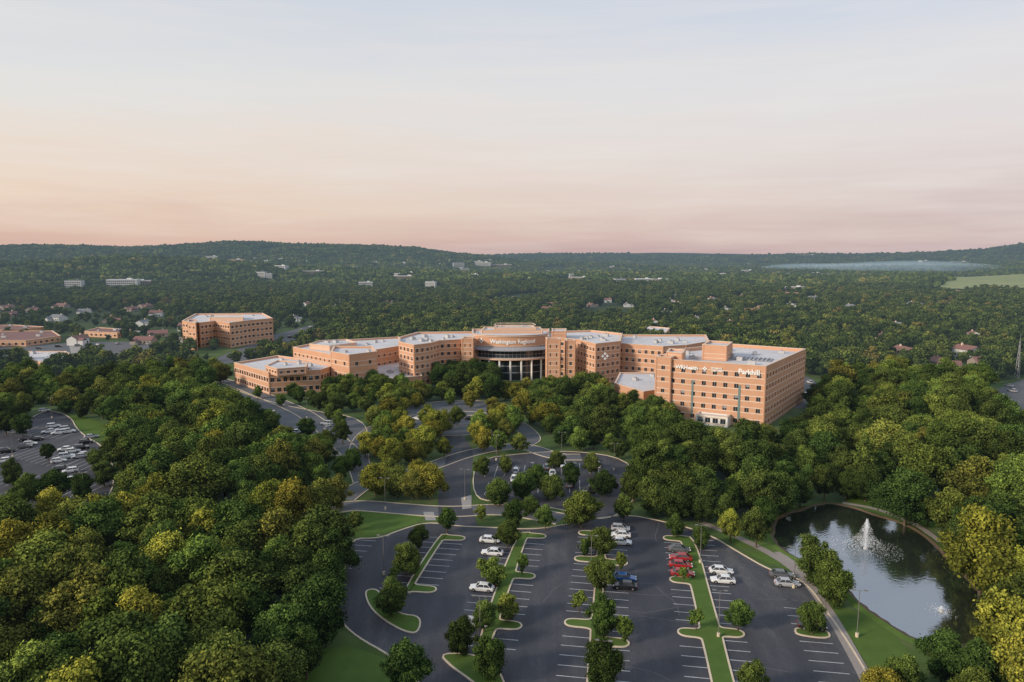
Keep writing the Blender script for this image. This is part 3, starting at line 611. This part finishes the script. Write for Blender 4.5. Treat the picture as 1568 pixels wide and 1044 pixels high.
regions=[
 ([(-80,800),(30,785),(100,795),(170,765),(200,735),(170,680),(185,640),(230,600),(330,600),(400,640),(445,680),(440,720),(390,745),(372,790),(420,815),(480,810),(525,835),(515,870),(495,930),(460,965),(425,1000),(380,1044),(340,1180),(-80,1180)],7,7.3,(7.5,14.5),'ddgggglloy',1.10),
 ([(-80,565),(80,562),(170,560),(330,548),(350,590),(400,610),(330,605),(230,605),(185,640),(120,630),(0,630),(-80,640)],6,9.5,(5,12),'dggglllo',1.12),
 ([(545,650),(600,595),(680,595),(850,590),(850,690),(700,692),(560,700)],5,7.4,(6.5,10.5),'yyyoll',1.12),
 ([(500,580),(545,565),(650,585),(665,612),(600,625),(510,620)],5,8,(7.5,10),'gll',1.1),
 ([(668,552),(700,548),(755,560),(760,600),(690,610),(665,590)],6,8,(10,12.5),'dd',1.15),
 ([(800,590),(850,580),(900,585),(960,605),(1040,635),(1100,665),(1200,650),(1230,640),(1290,680),(1300,760),(1240,762),(1190,775),(1180,800),(1130,790),(1080,775),(1040,770),(1000,755),(960,735),(940,700),(850,680),(800,650)],6,7.7,(6.5,12.5),'dddddgggllo',1.10),
 ([(1235,610),(1290,560),(1660,580),(1660,770),(1568,740),(1450,755),(1350,750),(1300,740),(1290,680),(1240,640)],6,9,(8,15),'dddggglllo',1.13),
 ([(1440,765),(1680,765),(1680,1180),(1560,1060),(1530,980),(1500,900),(1460,850)],7,9,(9,14),'ddgllyy',1.12),
 ([(1370,1030),(1680,1000),(1680,1200),(1380,1200)],4,8.5,(7,10),'dgly',1.1),
 ([(720,695),(960,690),(990,760),(930,790),(720,780)],4,10,(6,8.5),'dggl',1.),
 ([(350,600),(460,600),(560,640),(560,720),(450,750),(440,690),(400,650)],4,9,(7,10),'dgglo',1.),
 ([(930,690),(1000,690),(1000,780),(940,760)],5,8,(8,10),'dg',1.1)]
for poly,z,s,(h0,h1),pal,wd in regions:
    X,Y=grid(WP(poly,z),s)
    for x,y in zip(X,Y):
        if NEAR and min((x-a)**2+(y-b)**2 for a,b in NEAR)<(s*.58)**2: continue
        tree(x,y,random.uniform(h0,h1),random.choice(pal),wide=wd)
for u,v,h,c in [(740,730,6,'g'),(775,728,6.5,'g'),(850,722,7,'g'),(905,728,7,'g'),(875,745,7,'d'),(820,745,6.5,'g'),(925,760,7.5,'d'),(800,765,7,'g'),(845,765,7,'g'),(75,705,6,'d'),(35,668,9,'d'),(20,745,8,'d'),(150,720,7,'g'),(160,745,7,'d'),(10,665,9,'d'),(125,640,8,'g'),(85,770,9,'d'),(45,775,9,'g'),(128,768,8,'d'),(165,700,7,'g'),(5,640,8,'g'),(28,648,8,'d'),(620,672,8,'y'),(680,660,8,'y'),(740,690,8,'y'),(680,700,7,'y'),(590,670,8,'y'),(640,625,7,'y'),(720,625,8,'y'),(770,655,9,'y'),(505,645,7,'g'),(525,680,9,'d'),(450,610,7,'g'),(475,620,7,'g'),(395,610,6,'l'),(430,622,6,'l'),(560,700,8,'y'),(540,720,7,'g'),(605,655,7.5,'y'),(655,652,8,'y'),(700,652,8,'l'),(735,662,8.5,'y'),(755,640,8,'o'),(790,650,8.5,'y'),(690,620,7,'l'),(575,655,8,'o'),(620,632,7,'y'),(500,690,7,'g'),(470,668,7,'g'),(520,655,7,'l')]:
    x,y=W(u,v);tree(x,y,h,c)
# ---------------------------------------------------------------- instanced masses
def instancer(name,X,Y,Z,Sz,mesh):
    n=len(X);a=rng.uniform(0,6.28,n);h=Sz/2
    off=np.array([[-1,-1],[1,-1],[1,1],[-1,1]])
    c,s=np.cos(a),np.sin(a);V=np.zeros((n,4,3))
    for k,(ox,oy) in enumerate(off): V[:,k,0]=X+(ox*c-oy*s)*h;V[:,k,1]=Y+(ox*s+oy*c)*h;V[:,k,2]=Z
    me=bpy.data.meshes.new(name);me.from_pydata(V.reshape(-1,3).tolist(),[],np.arange(4*n).reshape(-1,4).tolist())
    p=link(bpy.data.objects.new(name,me));p.instance_type='FACES';p.use_instance_faces_scale=True;p.show_instancer_for_render=False;p.show_instancer_for_viewport=False
    link(bpy.data.objects.new(name+'_tree',mesh),p)
def polar(r0,r1,s,azm=.74):
    xs=np.arange(-r1*math.sin(azm),r1*math.sin(azm),s);ys=np.arange(r0*math.cos(azm)*.9,r1,s*.9);X,Y=np.meshgrid(xs,ys);X=X.ravel()+rng.uniform(-.45,.45,X.size)*s;Y=Y.ravel()+rng.uniform(-.45,.45,Y.size)*s
    r=np.hypot(X,Y);k=(r>r0)&(r<r1)&(np.abs(np.arctan2(X,Y))<azm);return X[k],Y[k]
mid=[tree_mesh('midtree%d'%i,80+i,10,r,nc,1700,.46,'leaffar',k,False,.78) for i,(r,nc,k) in enumerate([(4.4,20,'round'),(4.0,16,'oval'),(4.8,22,'round'),(4.4,20,'pyr'),(4.2,15,'oval')])]
X,Y=polar(300,1500,9.0)
campus=ccw([(-175,200),(150,200),(135,345),(125,395),(-20,400),(-150,400),(-190,420)])
k=~excluded(X,Y)&~inpoly(X,Y,campus);X,Y=X[k],Y[k]
k=~inpoly(X,Y,ccw([(-330,250),(330,250),(290,345),(150,350),(-150,350),(-330,370)]));X,Y=X[k],Y[k]
sub=ccw(WP([(-80,560),(345,552),(420,530),(500,505),(480,488),(280,486),(200,474),(-80,468)]))
k=~(inpoly(X,Y,sub)&(rng.random(len(X))<.62))
gap=(np.sin(X/63+Y/141)+np.sin(X/37-Y/83+2)+np.sin(X/120+1)*.8);k&=~((gap>2.0)&(np.hypot(X,Y)>520));X,Y=X[k],Y[k]
Z=terrain(X,Y);sz=rng.uniform(.65,1.5,len(X))+.15*np.sin(X/90)*np.cos(Y/70);w=rng.integers(0,5,len(X))
insub=inpoly(X,Y,sub);sz[insub]*=.75
print('mid',len(X))
for i in range(5): q=w==i;instancer('distant_tree_canopy',X[q],Y[q],Z[q]-.8,sz[q],mid[i])
def clump(seed):
    g=np.random.default_rng(seed);V=[];Fc=[];Sh=[]
    for k in range(14):
        a=g.uniform(0,6.28);r=19*math.sqrt(g.random());R=g.uniform(3.4,6.5);c=np.array([r*math.cos(a),r*math.sin(a),g.uniform(2.0,8.2)]);o=len(V);j=1+.24*g.normal(size=(len(ICOV),1))
        V+=(c+ICOV*np.array([1,1,.95])*R*np.clip(j,.6,1.4)).tolist();Fc+=[[o+i for i in f] for f in ICOF];s_=g.uniform(.5,1.4);Sh+=(s_*g.uniform(.7,1.3,len(ICOF))).tolist()
    me=bpy.data.meshes.new('clump');me.from_pydata(V,[],Fc);me.materials.append(M['leaffar']);at=me.attributes.new('shade','FLOAT','FACE');at.data.foreach_set('value',Sh);me.update();return me
cl=[clump(200+i) for i in range(4)]
for r0,r1,s,sc in((1480,4600,28,1.),(4500,8000,55,1.9)):
    X,Y=polar(r0,r1,s);k=~excluded(X,Y)
    gap=(np.sin(X/97+Y/241)+np.sin(X/61-Y/183+2)+np.sin(X/210+1)*.8);k&=~((gap>2.1)&(r0<2000));X,Y=X[k],Y[k];Z=terrain(X,Y);w=rng.integers(0,4,len(X));sz=sc*rng.uniform(.75,1.3,len(X));print('far',len(X))
    for i in range(4): q=w==i;instancer('distant_forest',X[q],Y[q],Z[q]-1,sz[q],cl[i])
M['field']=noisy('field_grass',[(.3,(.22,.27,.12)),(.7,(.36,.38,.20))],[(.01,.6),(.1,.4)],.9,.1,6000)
gx=np.linspace(min(xs),max(xs),60);gy=np.linspace(min(ys),max(ys),60);GX,GY=np.meshgrid(gx,gy);ins=inpoly(GX.ravel(),GY.ravel(),fc).reshape(60,60);GZ=terrain(GX,GY)+1.0;mb=MB()
for i in range(59):
    for j in range(59):
        if ins[i,j]: mb.quad((GX[i,j],GY[i,j],GZ[i,j]),(GX[i,j+1],GY[i,j+1],GZ[i,j+1]),(GX[i+1,j+1],GY[i+1,j+1],GZ[i+1,j+1]),(GX[i+1,j],GY[i+1,j],GZ[i+1,j]),0)
if mb.v: mb.obj('meadow_field',['field'])
m_,nt_,o_=newmat('mist_volume');vs=nt_.nodes.new('ShaderNodeVolumeScatter');vs.inputs['Density'].default_value=.0013;vs.inputs['Color'].default_value=(.50,.75,1,1);nt_.links.new(vs.outputs[0],o_.inputs['Volume']);M['mist']=m_
x,y=T(1385,416);zt=float(terrain(x,y));bmm=bmesh.new();bmesh.ops.create_icosphere(bmm,subdivisions=4,radius=1)
for v in bmm.verts: v.co=Vector((v.co.x*480,v.co.y*420,v.co.z*(30+6*math.sin(v.co.x*5))+8))
me=bpy.data.meshes.new('mist');bmm.to_mesh(me);bmm.free();me.materials.append(M['mist']);o=link(bpy.data.objects.new('mist_bank',me));o.location=(x,y+150,zt)
# ---------------------------------------------------------------- cars
def carpaint():
    m,nt,o=newmat('car_paint');b=pr(nt,.28,.5);oi=nt.nodes.new('ShaderNodeObjectInfo');nt.links.new(oi.outputs['Color'],b.inputs['Base Color']);b.inputs['Coat Weight'].default_value=.6;return finish(m,nt,o,b.outputs[0])
M['car']=carpaint();M['tyre']=flat('tyre',(.02,.02,.02));M['hub']=flat('hub',(.4,.4,.4),.3,.5,.6);M['lamp']=flat('headlamp',(.8,.8,.8),.2);M['tail']=flat('tail_lamp',(.35,.02,.02),.3)
def car_mesh(name,Ln,Wd,belt,top,cab,suv):
    mb=MB();h=Ln/2;w=Wd/2
    st=[(-h,.55,.42,.62 if not suv else .8),(-h+.12,.9,.30,belt-.10),(-h+.6,.97,.25,belt-.02),(-.8,1,.22,belt),(.9,1,.22,belt-.02),(h-1.0,.98,.24,belt-.10),(h-.35,.93,.28,belt-.2),(h-.06,.78,.35,belt-.32),(h,.6,.42,.5)]
    rings=[]
    for x,k,zb,zt in st:
        i=len(mb.v);ww=w*k;zm=(zb+zt)/2
        mb.v+=[(x,-ww*.93,zb),(x,-ww,zm),(x,-ww*.97,zt-.07),(x,-ww*.86,zt),(x,ww*.86,zt),(x,ww*.97,zt-.07),(x,ww,zm),(x,ww*.93,zb)];rings.append(i)
    for a,b in zip(rings,rings[1:]):
        for k in range(8): mb.f.append((a+k,b+k,b+(k+1)%8,a+(k+1)%8));mb.m.append(0)
    mb.f.append(tuple(rings[0]+k for k in range(8)));mb.m.append(0);mb.f.append(tuple(rings[-1]+k for k in reversed(range(8))));mb.m.append(0)
    xb0,xt0,xt1,xb1=cab;z0=belt-.04;yb=w*.86;yt=w*.68
    q=[(xb0,-yb,z0),(xb1,-yb,z0),(xb1,yb,z0),(xb0,yb,z0),(xt0,-yt,top-.05),(xt1,-yt,top-.05),(xt1,yt,top-.05),(xt0,yt,top-.05)];mb.hexa(q,1)
    q=[(xt0-.08,-yt-.04,top-.05),(xt1+.08,-yt-.04,top-.05),(xt1+.08,yt+.04,top-.05),(xt0-.08,yt+.04,top-.05),(xt0+.12,-yt+.1,top),(xt1-.12,-yt+.1,top),(xt1-.12,yt-.1,top),(xt0+.12,yt-.1,top)];mb.hexa(q,0)
    for s in(-1,1):
        for xb,xt in((xb0,xt0),(xb1,xt1),((xb0+xb1)/2-.1,(xt0+xt1)/2-.1)): mb.tube((xb,s*(yb+.01),z0),(xt,s*(yt+.02),top-.04),.055,.05,4,0)
        mb.box(xb1-.25,s*(w+.06),belt-.02,belt+.12,.18,.2,0,0)
        for x in(-h+.9,h-.9):
            mb.tube((x,s*(w-.24),.33),(x,s*(w+.01),.33),.34,.34,14,2);mb.tube((x,s*(w),.33),(x,s*(w+.03),.33),.2,.19,10,3)
        mb.box(h-.12,s*w*.62,.55,.7,.2,.32,0,4);mb.box(-h+.08,s*w*.66,.65,.82,.14,.3,0,5)
    mb.box(h-.02,0,.42,.5,.1,w,0,2)
    return mb.mesh(name,['car','glass','tyre','hub','lamp','tail'])
CM=[car_mesh('sedan',4.7,1.84,.92,1.45,(-1.85,-1.15,.35,1.15),False),car_mesh('suv',4.75,1.92,1.05,1.72,(-2.2,-1.85,.35,1.05),True),car_mesh('hatch',4.3,1.8,.95,1.52,(-1.95,-1.5,.3,1.15),False)]
CN=['parked_sedan','parked_suv','parked_hatchback']
COL={'w':(.75,.75,.74),'s':(.42,.43,.45),'k':(.02,.02,.024),'g':(.12,.125,.13),'r':(.35,.02,.02),'b':(.02,.11,.32),'t':(.25,.2,.15)}
def car(u,v,c,ang,kind=None):
    k=random.randrange(3) if kind is None else kind;o=link(bpy.data.objects.new(CN[k],CM[k]));x,y=W(u,v,.6)
    o.location=(x,y,.045);o.rotation_euler=(0,0,ang);o.color=(*COL[c],1)
EA=-TH
for u,v,c,f in [(738,899,'w',1),(754,845,'w',1),(750,826,'w',0),(727,953,'s',0),(956,884,'b',0),(957,896,'k',1),(950,808,'s',0),(950,818,'w',1),(951,829,'w',0),(1040,840,'g',0),(1042,853,'r',1),(1042,864,'r',0),(1045,877,'r',0),(1104,873,'w',0),(1107,887,'w',1),(1197,879,'g',0),(1205,892,'s',0),(1243,957,'k',0)]:
    car(u,v,c,EA+f*math.pi+random.uniform(-.03,.03),0 if c!='s' else None)
for u,v in [(742,708),(790,720),(787,733),(815,712),(838,714),(846,724),(872,741),(925,731),(905,706),(800,735),(768,745),(905,748),(930,746),(880,715),(862,711),(825,737),(750,755),(895,760),(915,712),(780,708)]:
    car(u,v,random.choice('wskggw'),EA+math.pi/2+random.choice([0,math.pi])+.08)
for u,v in [(68,628),(95,657),(82,652),(105,660),(46,679),(38,683),(100,687),(112,690),(125,685),(132,676),(140,668),(90,705),(102,698),(66,750),(103,736),(96,718),(108,720),(40,672),(55,672),(10,690),(5,705),(130,695),(122,698),(75,660),(90,662)]:
    car(u,v,random.choice('wwskgskwkr'),random.choice([.5,.5+math.pi]))
for u,v in [(505,655),(508,663),(503,669),(460,655),(455,661),(648,632),(655,638),(640,640),(668,634),(690,640),(700,634),(735,636),(500,648),(418,632),(720,640),(612,650),(628,648),(475,500),(480,504),(470,508),(462,505),(455,512),(445,516),(1240,585),(1246,590),(1238,602),(1545,590),(1550,598),(1530,605),(1540,612),(60,533),(90,530),(120,529),(150,527),(180,526),(210,527),(230,526),(30,536),(250,530),(1000,575),(985,568)]:
    car(u,v,random.choice('wwskgskw'),random.uniform(0,3.14))
# ---------------------------------------------------------------- street lamps
def lamp_mesh():
    mb=MB();mb.cyl(0,0,0,.7,.28,.28,10,1);mb.cyl(0,0,.7,8.1,.075,.05,8,0)
    for s in(-1,1): mb.tube((0,0,8.0),(s*.7,0,8.15),.03,.03,6,0);mb.box(s*.95,0,8.08,8.2,.6,.3,0,0);mb.box(s*.95,0,8.05,8.079,.45,.22,0,2)
    return mb.mesh('street_lamp_mesh',['pole','kerb','white'])
LM=lamp_mesh()
for u,v in [(735,985),(923,1062),(1072,862),(1100,975),(588,880),(905,880),(1215,900),(712,765),(760,705),(860,700),(940,720),(655,665),(80,640),(20,700),(130,770),(1312,975),(590,780),(470,640)]:
    x,y=W(u,v);o=link(bpy.data.objects.new('street_lamp',LM));o.location=(x,y,.02);o.rotation_euler=(0,0,EA)
def lattice(x,y,h,name):
    mb=MB();r=1.3
    for k in range(3):
        a=2.09*k;mb.tube((x+r*math.cos(a),y+r*math.sin(a),0),(x+.25*math.cos(a),y+.25*math.sin(a),h),.10,.06,5,0)
        for z in range(0,int(h)-3,3):
            q=lambda z_,k_:(x+(r-(r-.25)*z_/h)*math.cos(2.09*k_),y+(r-(r-.25)*z_/h)*math.sin(2.09*k_),z_)
            mb.tube(q(z,k),q(z+3,k+1),.05,.05,4,0)
    mb.tube((x,y,h),(x,y,h+4),.06,.03,5,0);mb.obj(name,['hvac'])
x,y=W(1557,580);lattice(x,y,20,'radio_mast')
# ---------------------------------------------------------------- sky & sun
w=bpy.data.worlds.new('World');scene.world=w;w.use_nodes=True;nt=w.node_tree;nt.nodes.clear();N_=nt.nodes.new;Lk=nt.links.new
SAZ=math.radians(242)
SEL=math.radians(22)
out=N_('ShaderNodeOutputWorld');sky=N_('ShaderNodeTexSky');sky.sky_type='NISHITA';sky.sun_disc=False;sky.sun_elevation=SEL;sky.sun_rotation=SAZ
b1=N_('ShaderNodeBackground');b1.inputs[1].default_value=.015;Lk(sky.outputs[0],b1.inputs[0])
tc=N_('ShaderNodeTexCoord');sx=N_('ShaderNodeSeparateXYZ');Lk(tc.outputs['Generated'],sx.inputs[0])
mp=N_('ShaderNodeMapping');mp.inputs['Scale'].default_value=(1.2,1.2,12);mp.inputs['Rotation'].default_value=(.02,.10,0);Lk(tc.outputs['Generated'],mp.inputs[0])
nz=N_('ShaderNodeTexNoise');nz.inputs['Scale'].default_value=1.8;nz.inputs['Detail'].default_value=8;nz.inputs['Roughness'].default_value=.6;nz.inputs['Distortion'].default_value=.4;Lk(mp.outputs[0],nz.inputs['Vector'])
ma=N_('ShaderNodeMath');ma.operation='MULTIPLY_ADD';ma.inputs[1].default_value=.12;Lk(nz.outputs[0],ma.inputs[0])
m2=N_('ShaderNodeMath');m2.operation='ADD';m2.inputs[1].default_value=-.060;Lk(sx.outputs['Z'],m2.inputs[0]);Lk(m2.outputs[0],ma.inputs[2])
def mk(st):
    r=N_('ShaderNodeValToRGB');cr=r.color_ramp
    while len(cr.elements)<len(st): cr.elements.new(.5)
    for e,(p,c) in zip(cr.elements,st): e.position=p;e.color=S(*c)
    Lk(ma.outputs[0],r.inputs[0]);return r.outputs[0]
left=mk([(0,(202,167,160)),(.03,(218,184,168)),(.08,(233,207,186)),(.15,(234,220,207)),(.22,(227,225,221)),(.32,(212,216,223)),(.45,(202,209,221)),(1,(168,188,212))])
right=mk([(0,(185,163,170)),(.03,(198,175,177)),(.08,(212,194,191)),(.15,(223,212,208)),(.22,(224,220,219)),(.32,(210,214,223)),(.45,(200,208,222)),(1,(166,188,213))])
mr=N_('ShaderNodeMapRange');mr.inputs['From Min'].default_value=-.6;mr.inputs['From Max'].default_value=.6;Lk(sx.outputs['X'],mr.inputs[0])
mx=N_('ShaderNodeMix');mx.data_type='RGBA';Lk(mr.outputs[0],mx.inputs[0]);Lk(left,mx.inputs[6]);Lk(right,mx.inputs[7])
mp2=N_('ShaderNodeMapping');mp2.inputs['Scale'].default_value=(1.,2.,16);mp2.inputs['Rotation'].default_value=(.03,-.12,.3);Lk(tc.outputs['Generated'],mp2.inputs[0])
nz2=N_('ShaderNodeTexNoise');nz2.inputs['Scale'].default_value=2.6;nz2.inputs['Detail'].default_value=9;nz2.inputs['Roughness'].default_value=.62;Lk(mp2.outputs[0],nz2.inputs['Vector'])
mr2=N_('ShaderNodeMapRange');mr2.inputs['From Min'].default_value=.45;mr2.inputs['From Max'].default_value=.75;mr2.inputs['To Max'].default_value=.32;Lk(nz2.outputs[0],mr2.inputs[0])
mx2=N_('ShaderNodeMix');mx2.data_type='RGBA';mx2.inputs[7].default_value=S(238,228,222);Lk(mr2.outputs[0],mx2.inputs[0]);Lk(mx.outputs[2],mx2.inputs[6])
b2=N_('ShaderNodeBackground');b2.inputs[1].default_value=.95;Lk(mx2.outputs[2],b2.inputs[0])
ad=N_('ShaderNodeAddShader');Lk(b1.outputs[0],ad.inputs[0]);Lk(b2.outputs[0],ad.inputs[1]);Lk(ad.outputs[0],out.inputs[0])
sl=bpy.data.lights.new('sun','SUN');sl.energy=3.5;sl.angle=math.radians(9);sl.color=(1,.85,.68);so=link(bpy.data.objects.new('sun',sl))
d=Vector((math.sin(SAZ)*math.cos(SEL),math.cos(SAZ)*math.cos(SEL),math.sin(SEL)));so.rotation_euler=d.to_track_quat('Z','Y').to_euler()
cam=bpy.data.cameras.new('camera');cam.lens=24;cam.sensor_width=36;cam.clip_start=1;cam.clip_end=40000;co=link(bpy.data.objects.new('camera',cam));co.location=(0,0,CAMH);co.rotation_euler=(math.pi/2-P,0,0);scene.camera=co
scene.view_settings.view_transform='Standard';scene.view_settings.look='None';scene.view_settings.exposure=0
print('near trees',cnt)
